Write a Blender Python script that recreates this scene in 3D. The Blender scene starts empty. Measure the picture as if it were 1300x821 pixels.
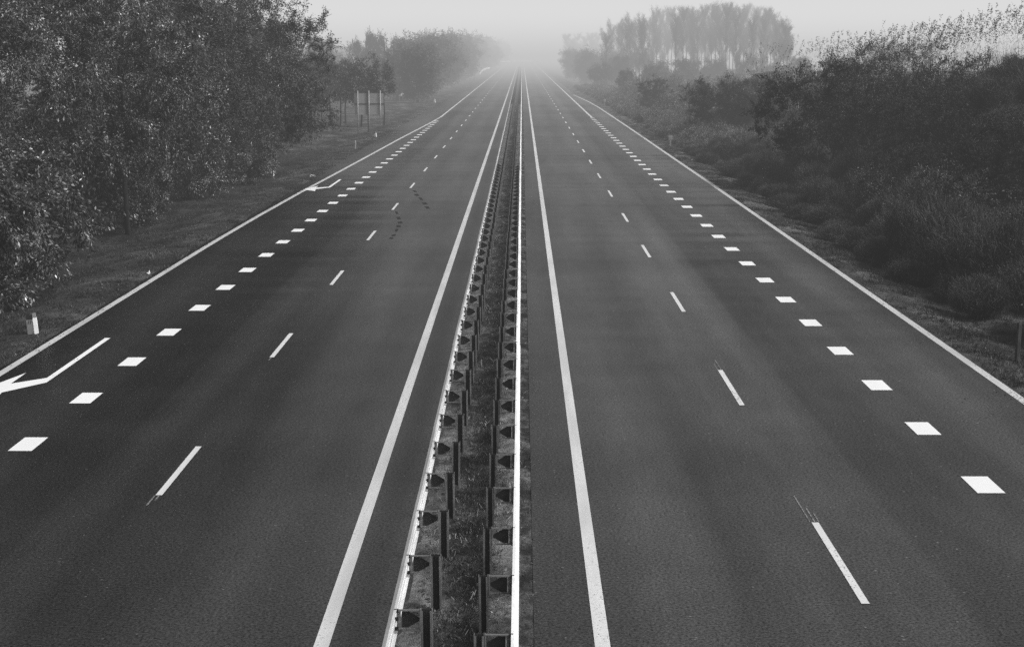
import bpy, math, random
import numpy as np
from mathutils import Vector, Matrix

sc = bpy.context.scene
C = sc.collection
R = math.radians
H = 7.22                                   # height of the viewpoint on the overbridge

# ------------------------------------------------------------------ materials (the photo is black and white: all greys)
def mat(name, base=0.2, rough=0.8, spec=0.3, metallic=0.0):
    m = bpy.data.materials.new(name); m.use_nodes = True
    b = m.node_tree.nodes['Principled BSDF']
    b.inputs['Base Color'].default_value = (base, base, base, 1)
    b.inputs['Roughness'].default_value = rough
    b.inputs['Specular IOR Level'].default_value = spec
    b.inputs['Metallic'].default_value = metallic
    return m

class NT:
    """tiny helper to wire greyscale node trees"""
    def __init__(s, m):
        s.m = m; s.t = m.node_tree; s.n = s.t.nodes; s.l = s.t.links; s.b = s.n['Principled BSDF']
    def coord(s, kind='Object', scale=(1, 1, 1)):
        c = s.n.new('ShaderNodeTexCoord'); mp = s.n.new('ShaderNodeMapping')
        mp.inputs['Scale'].default_value = scale
        s.l.new(c.outputs[kind], mp.inputs[0]); return mp.outputs[0]
    def pos(s, scale=(1, 1, 1)):
        c = s.n.new('ShaderNodeNewGeometry'); mp = s.n.new('ShaderNodeMapping')
        mp.inputs['Scale'].default_value = scale
        s.l.new(c.outputs['Position'], mp.inputs[0]); return mp.outputs[0]
    def noise(s, vec, scale=1, detail=4, rough=0.6):
        k = s.n.new('ShaderNodeTexNoise'); k.inputs['Scale'].default_value = scale
        k.inputs['Detail'].default_value = detail; k.inputs['Roughness'].default_value = rough
        s.l.new(vec, k.inputs['Vector']); return k.outputs[0]
    def voro(s, vec, scale=1):
        k = s.n.new('ShaderNodeTexVoronoi'); k.inputs['Scale'].default_value = scale
        s.l.new(vec, k.inputs['Vector']); return k
    def ramp(s, v, pts):
        r = s.n.new('ShaderNodeValToRGB'); cr = r.color_ramp
        while len(cr.elements) < len(pts): cr.elements.new(0.5)
        for e, (p, c) in zip(cr.elements, pts):
            e.position = p; e.color = (c, c, c, 1)
        s.l.new(v, r.inputs[0]); return r.outputs[0]
    def math(s, op, a, b=None, c=None, clamp=False):
        k = s.n.new('ShaderNodeMath'); k.operation = op; k.use_clamp = clamp
        for i, v in enumerate((a, b, c)):
            if v is None: continue
            if isinstance(v, (int, float)): k.inputs[i].default_value = v
            else: s.l.new(v, k.inputs[i])
        return k.outputs[0]
    def maprange(s, v, a, b, c, d, smooth=True):
        k = s.n.new('ShaderNodeMapRange')
        if smooth: k.interpolation_type = 'SMOOTHSTEP'
        s.l.new(v, k.inputs[0])
        for i, x in enumerate((a, b, c, d)): k.inputs[i+1].default_value = x
        return k.outputs[0]
    def sep(s, v):
        k = s.n.new('ShaderNodeSeparateXYZ'); s.l.new(v, k.inputs[0]); return k.outputs
    def color(s, v): s.l.new(v, s.b.inputs['Base Color'])
    def bump(s, v, strength=0.3, dist=0.02):
        k = s.n.new('ShaderNodeBump'); k.inputs['Strength'].default_value = strength
        k.inputs['Distance'].default_value = dist
        s.l.new(v, k.inputs['Height']); s.l.new(k.outputs[0], s.b.inputs['Normal'])

def leaf_mat(name, lo, hi, rough=0.45, spec=0.5, patch=0.35, pale=0.0, transl=0.25, spray=False):
    """leaves: random tone per leaf, with glints and clump shading painted into the colour"""
    m = mat(name, 0.1, rough, spec); t = NT(m)
    g = t.n.new('ShaderNodeNewGeometry')
    r = g.outputs['Random Per Island']
    tone = t.ramp(r, [(0, lo), (0.6, (lo + hi) * 0.42), (0.9, hi), (1.0, hi + pale)])  # pale end of the ramp paints glints on leaves
    n = t.noise(t.coord('Object'), 0.5, 3, 0.6)
    k = t.maprange(n, 0.35, 0.68, 1 - patch, 1 + patch)  # patches paint the shading of leaf clumps
    v = t.math('MULTIPLY', tone, k)
    if spray:                                   # every spray of leaves has turned a little differently
        at = t.n.new('ShaderNodeAttribute'); at.attribute_name = 'tone'; at.attribute_type = 'GEOMETRY'
        v = t.math('MULTIPLY', v, t.ramp(at.outputs['Fac'], [(0, 0.30), (0.55, 0.85), (0.85, 1.0), (1.0, 1.0)]))
        v = t.math('MULTIPLY', v, t.maprange(at.outputs['Fac'], .5, 1.0, 1.0, 2.3, False))
    t.color(v)
    tr = t.n.new('ShaderNodeBsdfTranslucent'); t.l.new(v, tr.inputs[0])
    mx = t.n.new('ShaderNodeMixShader'); mx.inputs[0].default_value = transl
    t.l.new(t.b.outputs[0], mx.inputs[1]); t.l.new(tr.outputs[0], mx.inputs[2])
    t.l.new(mx.outputs[0], t.n['Material Output'].inputs[0])
    return m

def m_asphalt():
    m = mat('asphalt', 0.05, 0.42, 0.3); t = NT(m)
    P = t.pos(); x, y, z = t.sep(P)
    big = t.noise(t.pos((0.45, 0.03, 1)), 1.0, 4, 0.6)               # long soft streaks along the lanes
    cross = t.noise(t.pos((0.02, 0.075, 1)), 1.0, 3, 0.5)            # resurfaced lengths
    wob = t.noise(t.pos((0.0, 0.035, 0)), 1.0, 2, 0.5)
    speck = t.noise(P, 24, 3, 0.8); speck2 = t.noise(P, 8.5, 3, 0.7); blot = t.noise(t.pos((1, .35, 1)), 1.3, 5, 0.7)
    F = t.maprange(big, 0.32, 0.68, 0.80, 1.22)
    F = t.math('MULTIPLY', F, t.maprange(cross, 0.42, 0.56, 0.86, 1.06))
    F = t.math('MULTIPLY', F, t.maprange(blot, 0.35, 0.68, 0.93, 1.08))
    xr = t.math('ADD', x, t.maprange(wob, 0.2, 0.8, -0.10, 0.10))
    # dark strip between the lanes on each carriageway, with one crisp seam
    sL = t.math('MULTIPLY', t.maprange(xr, -7.52, -7.34, 1, 0), t.maprange(xr, -9.3, -7.9, 0, 1))
    sR = t.math('MULTIPLY', t.maprange(xr, 5.70, 5.95, 0, 1), t.maprange(xr, 6.3, 9.2, 1, 0))
    s = t.math('ADD', sL, sR)
    F = t.math('MULTIPLY', F, t.math('SUBTRACT', 1.0, t.math('MULTIPLY', s, 0.25)))
    inn = t.math('ADD', t.math('MULTIPLY', t.maprange(x, -2.6, -2.2, 0, 1), t.maprange(x, -1.3, -1.0, 1, 0)),
                 t.math('MULTIPLY', t.maprange(x, -0.2, 0.1, 0, 1), t.maprange(x, 0.85, 1.2, 1, 0)))
    F = t.math('MULTIPLY', F, t.math('SUBTRACT', 1.0, t.math('MULTIPLY', inn, 0.18)))
    for c, w, k in ((-3.2, .7, -.15), (-4.2, .7, .15), (-5.1, .5, -.08), (-5.8, .5, .12), (-6.8, .6, .20), (1.9, .7, .10), (3.0, .8, -.15), (4.2, .6, .08), (5.2, .5, .18), (-10.3, 1.9, .38), (9.3, 1.2, .24)):
        d = t.math('ABSOLUTE', t.math('SUBTRACT', xr, c))
        F = t.math('MULTIPLY', F, t.math('ADD', 1.0, t.math('MULTIPLY', t.maprange(d, 0, w, 1, 0), k)))
    G = t.math('MULTIPLY', t.maprange(speck, 0.38, 0.64, 0.20, 1.95, False), t.maprange(speck2, 0.36, 0.64, 0.82, 1.18, False))
    vr = t.voro(P, 5.0)                                              # rare pale stone chips
    chip = t.math('MULTIPLY', t.math('LESS_THAN', vr.outputs['Distance'], 0.085),
                  t.math('GREATER_THAN', t.sep(vr.outputs['Color'])[0], 0.72))
    v = t.math('ADD', t.math('MULTIPLY', t.math('MULTIPLY', F, G), 0.022), t.math('MULTIPLY', chip, 0.10))
    # a few sealed cracks wandering over the older layer
    t.color(v); t.bump(speck, 0.2, 0.004)
    sp = t.math('MULTIPLY', t.math('MULTIPLY', F, F), t.maprange(speck, 0.38, 0.64, 0.20, 1.80, False))
    t.l.new(t.math('MULTIPLY', sp, 0.34), t.b.inputs['Specular IOR Level'])
    return m

def m_paint(name, base, wear=0.5, grime=0.25):
    m = mat(name, base, 0.6, 0.35); t = NT(m)
    P = t.pos()
    n1 = t.noise(P, 22, 4, 0.75); n2 = t.noise(t.pos((1, 0.12, 1)), 1.6, 4, 0.6)
    w = t.maprange(t.math('ADD', t.math('MULTIPLY', n1, 0.65), t.math('MULTIPLY', n2, 0.35)), wear - 0.03, wear + 0.02, 0, 1, False)
    g = t.maprange(n2, 0.3, 0.7, 1 - grime, 1.0)
    paint = t.math('MULTIPLY', g, base)
    v = t.math('ADD', t.math('MULTIPLY', w, 0.06), t.math('MULTIPLY', t.math('SUBTRACT', 1.0, w), paint))
    t.color(v); return m

def m_ground():
    m = mat('verge soil and turf', 0.06, 0.95, 0.15); t = NT(m)
    P = t.pos(); a = t.noise(t.pos((1, 0.5, 1)), 0.55, 6, 0.65); b = t.noise(t.pos((1, .6, 1)), 5, 5, 0.75); c = t.noise(P, 26, 3, 0.8)
    v = t.ramp(a, [(0.36, 0.016), (0.5, 0.044), (0.62, 0.095)])
    v = t.math('MULTIPLY', v, t.maprange(b, 0.3, 0.7, 0.55, 1.5, False))
    v = t.math('MULTIPLY', v, t.maprange(c, 0.3, 0.7, 0.6, 1.4, False))
    x, y, z = t.sep(P)
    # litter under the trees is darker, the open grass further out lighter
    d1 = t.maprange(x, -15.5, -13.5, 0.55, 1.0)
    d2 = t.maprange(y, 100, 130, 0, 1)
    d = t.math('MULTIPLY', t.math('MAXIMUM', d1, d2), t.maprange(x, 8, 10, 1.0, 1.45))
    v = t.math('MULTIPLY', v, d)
    t.color(v); t.bump(t.math('ADD', b, c), 0.8, 0.12); return m

def m_median():
    m = mat('median soil', 0.05, 0.95, 0.15); t = NT(m)
    P = t.pos(); a = t.noise(t.pos((1.2, 0.8, 1)), 1.1, 5, 0.7); b = t.noise(P, 7, 5, 0.75); c = t.noise(P, 40, 2, 0.8)
    v = t.ramp(a, [(0.38, 0.012), (0.48, 0.032), (0.57, 0.09), (0.68, 0.15)])
    v = t.math('MULTIPLY', v, t.maprange(b, 0.3, 0.7, 0.55, 1.45, False))
    x, y, z = t.sep(P); xx = t.math('ADD', x, t.maprange(b, 0, 1, -.08, .08))
    pale = t.math('ADD', t.math('MULTIPLY', t.maprange(xx, -1.20, -1.08, 1, 0), 1.0), t.math('MULTIPLY', t.maprange(xx, -.50, -.42, 0, 1), t.maprange(xx, -.06, .0, 1, 0)))
    pale = t.math('MULTIPLY', pale, t.maprange(a, .32, .52, .25, 1))
    v = t.math('ADD', v, t.math('MULTIPLY', pale, t.maprange(b, 0.3, 0.7, .045, .12, False)))
    v = t.math('MULTIPLY', v, t.maprange(c, 0.3, 0.7, 0.7, 1.3, False))
    t.color(v); t.bump(t.math('ADD', b, c), 0.8, 0.05); return m

def m_steel(name, base, rough=0.5, metallic=0.55, var=0.2, rust=0.0):
    m = mat(name, base, rough, 0.5, metallic); t = NT(m)
    P = t.pos(); n = t.noise(t.pos((3, 0.6, 3)), 1.2, 5, 0.65); n2 = t.noise(P, 14, 4, 0.7)
    v = t.math('MULTIPLY', t.maprange(n, 0.3, 0.7, 1 - var, 1 + var), t.maprange(n2, 0.3, 0.7, 1 - var * .6, 1 + var * .6))
    v = t.math('MULTIPLY', v, base)
    if rust: v = t.math('MULTIPLY', v, t.maprange(n2, 0.55, 0.66, 1.0, 1.0 - rust))
    t.color(v); return m

def m_bark(name, base):
    m = mat(name, base, 0.9, 0.2); t = NT(m)
    n = t.noise(t.coord('Object', (4, 4, 1)), 3, 5, 0.7)
    t.color(t.math('MULTIPLY', t.maprange(n, 0.3, 0.7, 0.55, 1.5), base)); t.bump(n, 0.6, 0.03); return m

MA = dict(
    asphalt=m_asphalt(),
    line=m_paint('edge line paint', 0.66, 0.60, 0.28),
    block=m_paint('block marking paint', 0.84, 0.65, 0.08),
    dash=m_paint('lane line paint', 0.68, 0.60, 0.18),
    outer=m_paint('outer line paint', 0.62, 0.58, 0.34),
    ghost=m_paint('worn off paint', 0.30, 0.49, 0.3),
    skid=mat('tyre rubber marks', 0.006, 0.8, 0.2),
    ground=m_ground(), median=m_median(),
    beam=m_steel('galvanised beam', 0.80, 0.55, 0.15, 0.14, 0.1),
    beamdull=m_steel('weathered galvanised beam', 0.68, 0.6, 0.15, 0.20, 0.35),
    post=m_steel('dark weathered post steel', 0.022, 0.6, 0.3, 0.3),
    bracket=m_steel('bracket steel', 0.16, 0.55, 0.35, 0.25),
    plate=m_steel('shadow black gusset steel', 0.005, 0.7, 0.2, 0.2),  # near-black colour stands for the gusset's shadow; bolts share it
    signback=m_steel('sign back metal', 0.20, 0.6, 0.2, 0.08),
    signpole=m_steel('sign pole steel', 0.26, 0.5, 0.2, 0.1),
    white=m_steel('white plastic', 0.85, 0.5, 0.0, 0.05),
    greyplastic=m_steel('shaded grey plastic', 0.26, 0.6, 0.0, 0.12),  # mid-grey plastic for marker panels and stake reflectors
    dark=m_steel('dark plastic', 0.022, 0.5, 0.0, 0.1),
    wood=m_bark('weathered stake wood', 0.045),
    litter=mat('pale plastic litter', 0.62, 0.5, 0.4),
    bark=m_bark('dark bark', 0.025), barkpale=m_bark('pale twig bark', 0.085), barkmid=m_bark('grey bark', 0.07),
    leafA=leaf_mat('autumn leaves', 0.015, 0.19, 0.45, 0.5, 0.6, 0.40, spray=True),
    leafB=leaf_mat('fine dull leaves', 0.014, 0.115, 0.5, 0.45, 0.65, 0.10, spray=True),
    leafD=leaf_mat('dark hedge leaves', 0.008, 0.028, 0.6, 0.3, 0.45, 0.05, 0.15, spray=True),
    leafW=leaf_mat('willow leaves', 0.015, 0.085, 0.5, 0.4, 0.4, 0.2, spray=True),
    leafF=leaf_mat('distant tree leaves', 0.028, 0.08, 0.6, 0.3, 0.35, 0.05, spray=True),
    twig=leaf_mat('bare twigs', 0.034, 0.095, 0.7, 0.25, 0.45, 0.05, 0.1),
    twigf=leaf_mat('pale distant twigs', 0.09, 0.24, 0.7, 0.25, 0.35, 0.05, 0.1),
    twigp=leaf_mat('poplar twigs', 0.06, 0.13, 0.7, 0.3, 0.3, 0.03, 0.1),
    grass=leaf_mat('grass blades', 0.016, 0.085, 0.6, 0.3, 0.5, 0.12, 0.3),
    weed=leaf_mat('median weeds', 0.018, 0.12, 0.6, 0.3, 0.6, 0.40, 0.2),
    reed=leaf_mat('dry reed stalks', 0.25, 0.75, 0.6, 0.3, 0.2, 0.10, 0.3),
    plume=leaf_mat('reed plumes', 0.028, 0.08, 0.8, 0.2, 0.2, 0.05, 0.2),
    wall=mat('pale house wall', 0.6, 0.8), roof=mat('grey house roof', 0.22, 0.8), glass=mat('dark window glass', 0.05, 0.2, 0.6),
)

# ------------------------------------------------------------------ mesh helpers
def mesh_np(name, V, F, m, smooth=False):
    """V (n,3); F (k,3) or (k,4) int array"""
    V = np.asarray(V, np.float32); F = np.asarray(F, np.int32)
    me = bpy.data.meshes.new(name)
    me.vertices.add(len(V)); me.vertices.foreach_set('co', V.ravel())
    me.loops.add(F.size); me.loops.foreach_set('vertex_index', F.ravel())
    me.polygons.add(len(F)); k = F.shape[1]
    me.polygons.foreach_set('loop_start', np.arange(0, F.size, k, dtype=np.int32))
    me.polygons.foreach_set('loop_total', np.full(len(F), k, np.int32))
    if smooth: me.polygons.foreach_set('use_smooth', np.ones(len(F), bool))
    me.update(calc_edges=True)
    me.materials.append(m)
    return me

def link(name, me, parent=None, loc=None, label=None, cat=None, group=None, kind=None):
    o = bpy.data.objects.new(name, me); C.objects.link(o)
    if parent is not None: o.parent = parent
    if loc is not None: o.location = loc
    return tag(o, label, cat, group, kind)

def tag(o, label=None, cat=None, group=None, kind=None):
    if label: o['label'] = label
    if cat: o['category'] = cat
    if group: o['group'] = group
    if kind: o['kind'] = kind
    return o

class MB:
    """collects simple solids into one mesh"""
    def __init__(s): s.v = []; s.f = []
    def add(s, vs, fs):
        n = len(s.v); s.v += [tuple(v) for v in vs]; s.f += [tuple(i + n for i in f) for f in fs]
    def box(s, x0, x1, y0, y1, z0, z1):
        s.add([(x0,y0,z0),(x1,y0,z0),(x1,y1,z0),(x0,y1,z0),(x0,y0,z1),(x1,y0,z1),(x1,y1,z1),(x0,y1,z1)],
              [(0,3,2,1),(4,5,6,7),(0,1,5,4),(1,2,6,5),(2,3,7,6),(3,0,4,7)])
    def prism(s, poly, axis, a, b):
        """poly of 2D points extruded along axis ('x','y','z') from a to b"""
        def P(p, t):
            return {'x': (t, p[0], p[1]), 'y': (p[0], t, p[1]), 'z': (p[0], p[1], t)}[axis]
        n = len(poly); vs = [P(p, a) for p in poly] + [P(p, b) for p in poly]
        fs = [tuple(range(n)), tuple(range(2*n-1, n-1, -1))] + [(i, i+n, (i+1) % n + n, (i+1) % n) for i in range(n)]
        s.add(vs, fs)
    def tube(s, pts, rad, n=6, cap=True):
        pts = [Vector(p) for p in pts]; rings = []
        for i, p in enumerate(pts):
            d = (pts[min(i+1, len(pts)-1)] - pts[max(i-1, 0)]).normalized()
            u = d.cross(Vector((0.31, 0.95, 0.05))).normalized()
            if u.length < .1: u = d.orthogonal().normalized()
            w = d.cross(u); r = rad[i] if hasattr(rad, '__len__') else rad
            rings.append([p + (u*math.cos(2*math.pi*k/n) + w*math.sin(2*math.pi*k/n))*r for k in range(n)])
        vs = [v for r_ in rings for v in r_]
        fs = [(i*n+k, i*n+(k+1) % n, (i+1)*n+(k+1) % n, (i+1)*n+k) for i in range(len(rings)-1) for k in range(n)]
        if cap: fs += [tuple(range(n-1, -1, -1)), tuple((len(rings)-1)*n+k for k in range(n))]
        s.add(vs, fs)
    def mesh(s, name, m, smooth=False):
        me = bpy.data.meshes.new(name); me.from_pydata(s.v, [], s.f); me.materials.append(m)
        if smooth:
            for p in me.polygons: p.use_smooth = True
        me.update(); return me
    def build(s, name, m, parent=None, smooth=False, **k):
        return link(name, s.mesh(name, m, smooth), parent, **k)

def strip(name, path, width, z, m, kind='structure', parent=None):
    """flat painted band of the given width along path [(x,y)]"""
    V = []; n = len(path)
    for i, (x, y) in enumerate(path):
        a = path[max(i-1, 0)]; b = path[min(i+1, n-1)]
        d = Vector((b[0]-a[0], b[1]-a[1])).normalized(); nx, ny = -d.y, d.x
        w = width[i] if hasattr(width, '__len__') else width
        V += [(x + nx*w/2, y + ny*w/2, z), (x - nx*w/2, y - ny*w/2, z)]
    F = [(2*i+1, 2*i+3, 2*i+2, 2*i) for i in range(n-1)]
    me = bpy.data.meshes.new(name); me.from_pydata(V, [], F); me.materials.append(m)
    return link(name, me, parent, kind=kind)

def sstep(a, b, x):
    t = np.clip((np.asarray(x, float) - a) / (b - a), 0, 1); return t*t*(3-2*t)

# ------------------------------------------------------------------ alignment: offsets of lines from the median, by distance Y
def interp(y, tab): return float(np.interp(y, [a for a, b in tab], [b for a, b in tab]))
OUT_L = [(-60, -11.85), (62, -11.83), (72, -11.72), (84, -11.5), (97, -11.16), (112, -10.8), (136, -10.25), (168, -9.36), (182, -9.08), (240, -9.05), (2500, -9.05)]
MAIN_L = [(-60, -9.2), (60, -9.18), (115, -9.0), (240, -9.0)]
OUT_R = [(-60, 10.5), (60, 10.5), (95, 10.45), (160, 10.30), (210, 10.1), (235, 9.8), (255, 9.3), (275, 8.75)]
MAIN_R = 7.78

def ys_road():
    return [-60, 0] + list(range(20, 300, 10)) + list(range(300, 700, 50)) + list(range(700, 2600, 300))

# ------------------------------------------------------------------ the setting
def ground_h(x, y):
    x = np.asarray(x, float); y = np.asarray(y, float)
    hl = -0.03 - 0.22*sstep(-13.0, -15.5, x) * 1.0
    hr = -0.03 - 0.30*sstep(11.2, 13.0, x)
    h = np.where(x < 0, hl, hr)
    bank = 5.6*sstep(17, 25, x)*sstep(58, 84, y)*(1 - sstep(165, 200, y))
    bump = 0.06*np.sin(x*1.7 + y*0.35)*np.sin(y*0.9 - x*0.6) + 0.05*np.sin(x*3.1+1+.4*np.sin(y))*np.sin(y*2.3+.7*np.sin(x*1.3)) + .03*np.sin(x*6.3+y*1.1)*np.sin(y*3.7-x*2)
    bump *= np.clip((np.abs(x + 0.8) - 11.9)/2.5, 0, 1)
    return h + bank + bump

def grid_sheet(name, xs, ys, hf, m, kind='structure'):
    X, Y = np.meshgrid(xs, ys); Z = hf(X, Y)
    V = np.stack([X.ravel(), Y.ravel(), Z.ravel()], 1); nx = len(xs)
    i, j = np.meshgrid(np.arange(nx-1), np.arange(len(ys)-1)); a = (j*nx+i).ravel()
    F = np.stack([a, a+1, a+nx+1, a+nx], 1)
    return link(name, mesh_np(name, V, F, m, True), kind=kind)

xs = np.concatenate([[-2500, -900, -300, -120, -70], np.arange(-45, -18, 2.0), np.arange(-18, -11.4, 0.35), [-8, 0, 8], np.arange(10.6, 17, 0.35),
                     np.arange(17, 46, 1.5), [60, 90, 160, 400, 1000, 2500]])
ys = np.concatenate([[-60, -20, 0], np.arange(10, 130, 0.7), np.arange(130, 280, 4), np.arange(280, 700, 30), [800, 1000, 1400, 2000, 3000, 4500]])
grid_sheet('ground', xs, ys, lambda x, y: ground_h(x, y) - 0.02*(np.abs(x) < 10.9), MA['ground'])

# asphalt: two carriageways; ragged edge to the verge
rng = np.random.default_rng(3)
def carriageway(name, inner, edge):
    ysr = np.concatenate([np.arange(-40, 200, 0.45), np.arange(200, 420, 6), np.arange(420, 2500, 60)])
    e = np.array([interp(y, edge) for y in ysr])
    nz = np.interp(ysr, np.arange(-60, 2600, 0.45), np.convolve(rng.normal(0, 0.055, len(np.arange(-60, 2600, 0.45))), np.ones(3)/1.7, 'same'))
    s = 1 if e[0] > 0 else -1
    e = e + s*np.clip(nz, -0.12, 0.14)
    V = np.concatenate([np.stack([np.full_like(ysr, inner), ysr, np.zeros_like(ysr)], 1), np.stack([e, ysr, np.zeros_like(ysr)], 1),
                        np.stack([e, ysr, np.full_like(ysr, -0.12)], 1)])
    n = len(ysr); a = np.arange(n-1)
    F = np.concatenate([np.stack([a, a+n, a+n+1, a+1], 1), np.stack([a+n, a+2*n, a+2*n+1, a+n+1], 1)])
    if s < 0: F = F[:, ::-1]
    link(name, mesh_np(name, V, F, MA['asphalt']), kind='structure')
EDGE_L = [(-60, -12.1), (100, -12.05), (235, -11.6), (300, -10.6), (420, -9.7), (2500, -9.6)]
EDGE_R = [(-60, 10.78), (200, 10.5), (235, 10.1), (280, 9.0), (2500, 8.5)]
carriageway('road_left', -1.5, EDGE_L)
carriageway('road_right', 0.16, EDGE_R)

# median earth, humped a little between the two barriers
mx_ = np.linspace(-1.62, 0.2, 15); my_ = np.concatenate([np.arange(-10, 120, 0.18), np.arange(120, 400, 2.0), np.arange(400, 2500, 80)])
def hmed(x, y):
    w = np.clip(np.minimum(x + 1.62, 0.2 - x)/0.25, 0, 1)
    return -0.015 + w*(0.035 + 0.02*np.sin(y*2.1+x*3) + 0.018*np.sin(y*5.3+x*7) + 0.015*np.sin(y*9.7-x*5))
ob = grid_sheet('median_ground', mx_, my_, hmed, MA['median'])

# painted lines
yy = ys_road()
strip('edge_line', [(interp(y, OUT_L), y) for y in list(range(-40, 180, 4)) + [182]], 0.2, 0.004, MA['outer'])
strip('edge_line', [(interp(y, OUT_L) , y) for y in [182, 240, 300, 500, 800, 1300, 2500]], 0.2, 0.004, MA['line'])
strip('edge_line', [(-2.46, y) for y in range(-40, 2500, 60)], 0.19, 0.004, MA['line'])
strip('edge_line', [(1.0, y) for y in range(-40, 2500, 60)], 0.19, 0.004, MA['line'])
strip('edge_line', [(interp(y, OUT_R), y) for y in range(-40, 278, 5)], 0.2, 0.004, MA['outer'])
strip('edge_line', [(MAIN_R, y) for y in [180, 240, 300, 500, 800, 1300, 2500]], 0.22, 0.004, MA['line'])
def quads_obj(name, quads, z, m):
    mb = MB()
    for q in quads: mb.add([(x, y, z) for x, y in q], [tuple(range(len(q)))])
    return mb.build(name, m, kind='structure')
def rect(x0, x1, y0, y1): return [(x0, y0), (x1, y0), (x1, y1), (x0, y1)]
quads_obj('lane_marking', [rect(-6.03, -5.92, 29.94 + 12.04*k - 3.3, 29.94 + 12.04*k) for k in range(-2, 90)], 0.005, MA['dash'])
quads_obj('lane_marking', [rect(4.50, 4.61, 25.16 + 12.03*k - 3.7, 25.16 + 12.03*k) for k in range(-1, 90)], 0.005, MA['dash'])
quads_obj('worn_marking', [rect(a, a + .022, 25.16 + 12.03*k + .02, 25.16 + 12.03*k + l) for k, a, l in ((0, 4.47, 1.5), (0, 4.545, .8), (0, 4.61, .5), (1, 4.49, .7), (1, 4.57, 1.2), (2, 4.53, .5))], 0.005, MA['ghost'])
quads_obj('worn_marking', [rect(a, a + .03, 29.94 + 12.04*k - 3.3 - l, 29.94 + 12.04*k - 3.32) for k, a, l in ((0, -6.05, .6), (0, -5.98, .3), (1, -6.0, .4))], 0.005, MA['ghost'])
quads_obj('block_marking', [rect(interp(30.1+4.01*k, MAIN_L)-.22, interp(30.1+4.01*k, MAIN_L)+.22, 29.58+4.01*k, 30.62+4.01*k) for k in range(-7, 36)], 0.005, MA['block'])
quads_obj('block_marking', [rect(MAIN_R-.23, MAIN_R+.23, 26.85+4.08*k, 27.9+4.08*k) for k in range(-6, 38)], 0.005, MA['block'])
def arrow_mesh(y0):
    e = -10.56 if y0 < 60 else -10.38
    return [[(e-.07, y0+5.3), (e-.07, y0+.25), (e-.68, y0-.38), (e-.71, y0+.83), (e-1.22, y0-1.5), (e-.45, y0-2.5), (e-.58, y0-1.3), (e+.07, y0-.25), (e+.07, y0+5.3)]]
for k, y0 in enumerate((35.95, 87.3)):
    mb = MB()
    for q in arrow_mesh(y0): mb.add([(x, y, 0.006) for x, y in q], [tuple(range(len(q)))])
    mb.build('arrow_marking', MA['block'], kind='structure')
# two curved trails of tyre blots
def px2g(px, py):                                        # where a ray through the photo's ground meets the road
    return ((px - 662.6)/(py - 66.0)*7.3, 15000.0/(py - 66.0))
for pts in ([(524.7,242),(529,246),(533,251),(538,257),(541,262),(545,267.6)], [(504,269),(505.5,275),(507,281),(506.5,286),(505,291),(502,297),(498,302),(494,305)]):
    mb = MB(); rt = random.Random(len(pts))
    dense = []
    for a, b in zip(pts[:-1], pts[1:]):
        for t in (0, .5): dense.append((a[0]+(b[0]-a[0])*t, a[1]+(b[1]-a[1])*t))
    g = [px2g(*p) for p in dense]
    for i in range(len(g)-1):
        (x0, y0), (x1, y1) = g[i], g[i+1]
        if i % 2: continue
        ja, jb, jw = rt.uniform(-.05, .05), rt.uniform(-.35, .25), rt.uniform(.06, .13)
        mb.add([(x0-jw+ja, y0+jb, .005), (x0+jw*.8+ja, y0+jb*.3, .005), (x1+jw+ja, y1, .005), (x1-jw*.7+ja, y1+jb*.5, .005)], [(0, 1, 2, 3)] if y1 > y0 else [(3, 2, 1, 0)])
    mb.build('tyre_mark', MA['skid'], kind='structure')

# ------------------------------------------------------------------ guardrails
def wbeam_profile(side):
    # W section seen end-on: side=-1 ridges face -x. (x relative to the back, z)
    p = [(0.0, 0.31), (.03, .305), (.08, .265), (.08, .235), (.018, .185), (.018, .125), (.08, .075), (.08, .045), (.03, .005), (0, 0)]
    out = [(x*side, z) for x, z in p]
    t = [((x - 0.004)*side, z) for x, z in p[::-1]]
    return out + t

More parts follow.
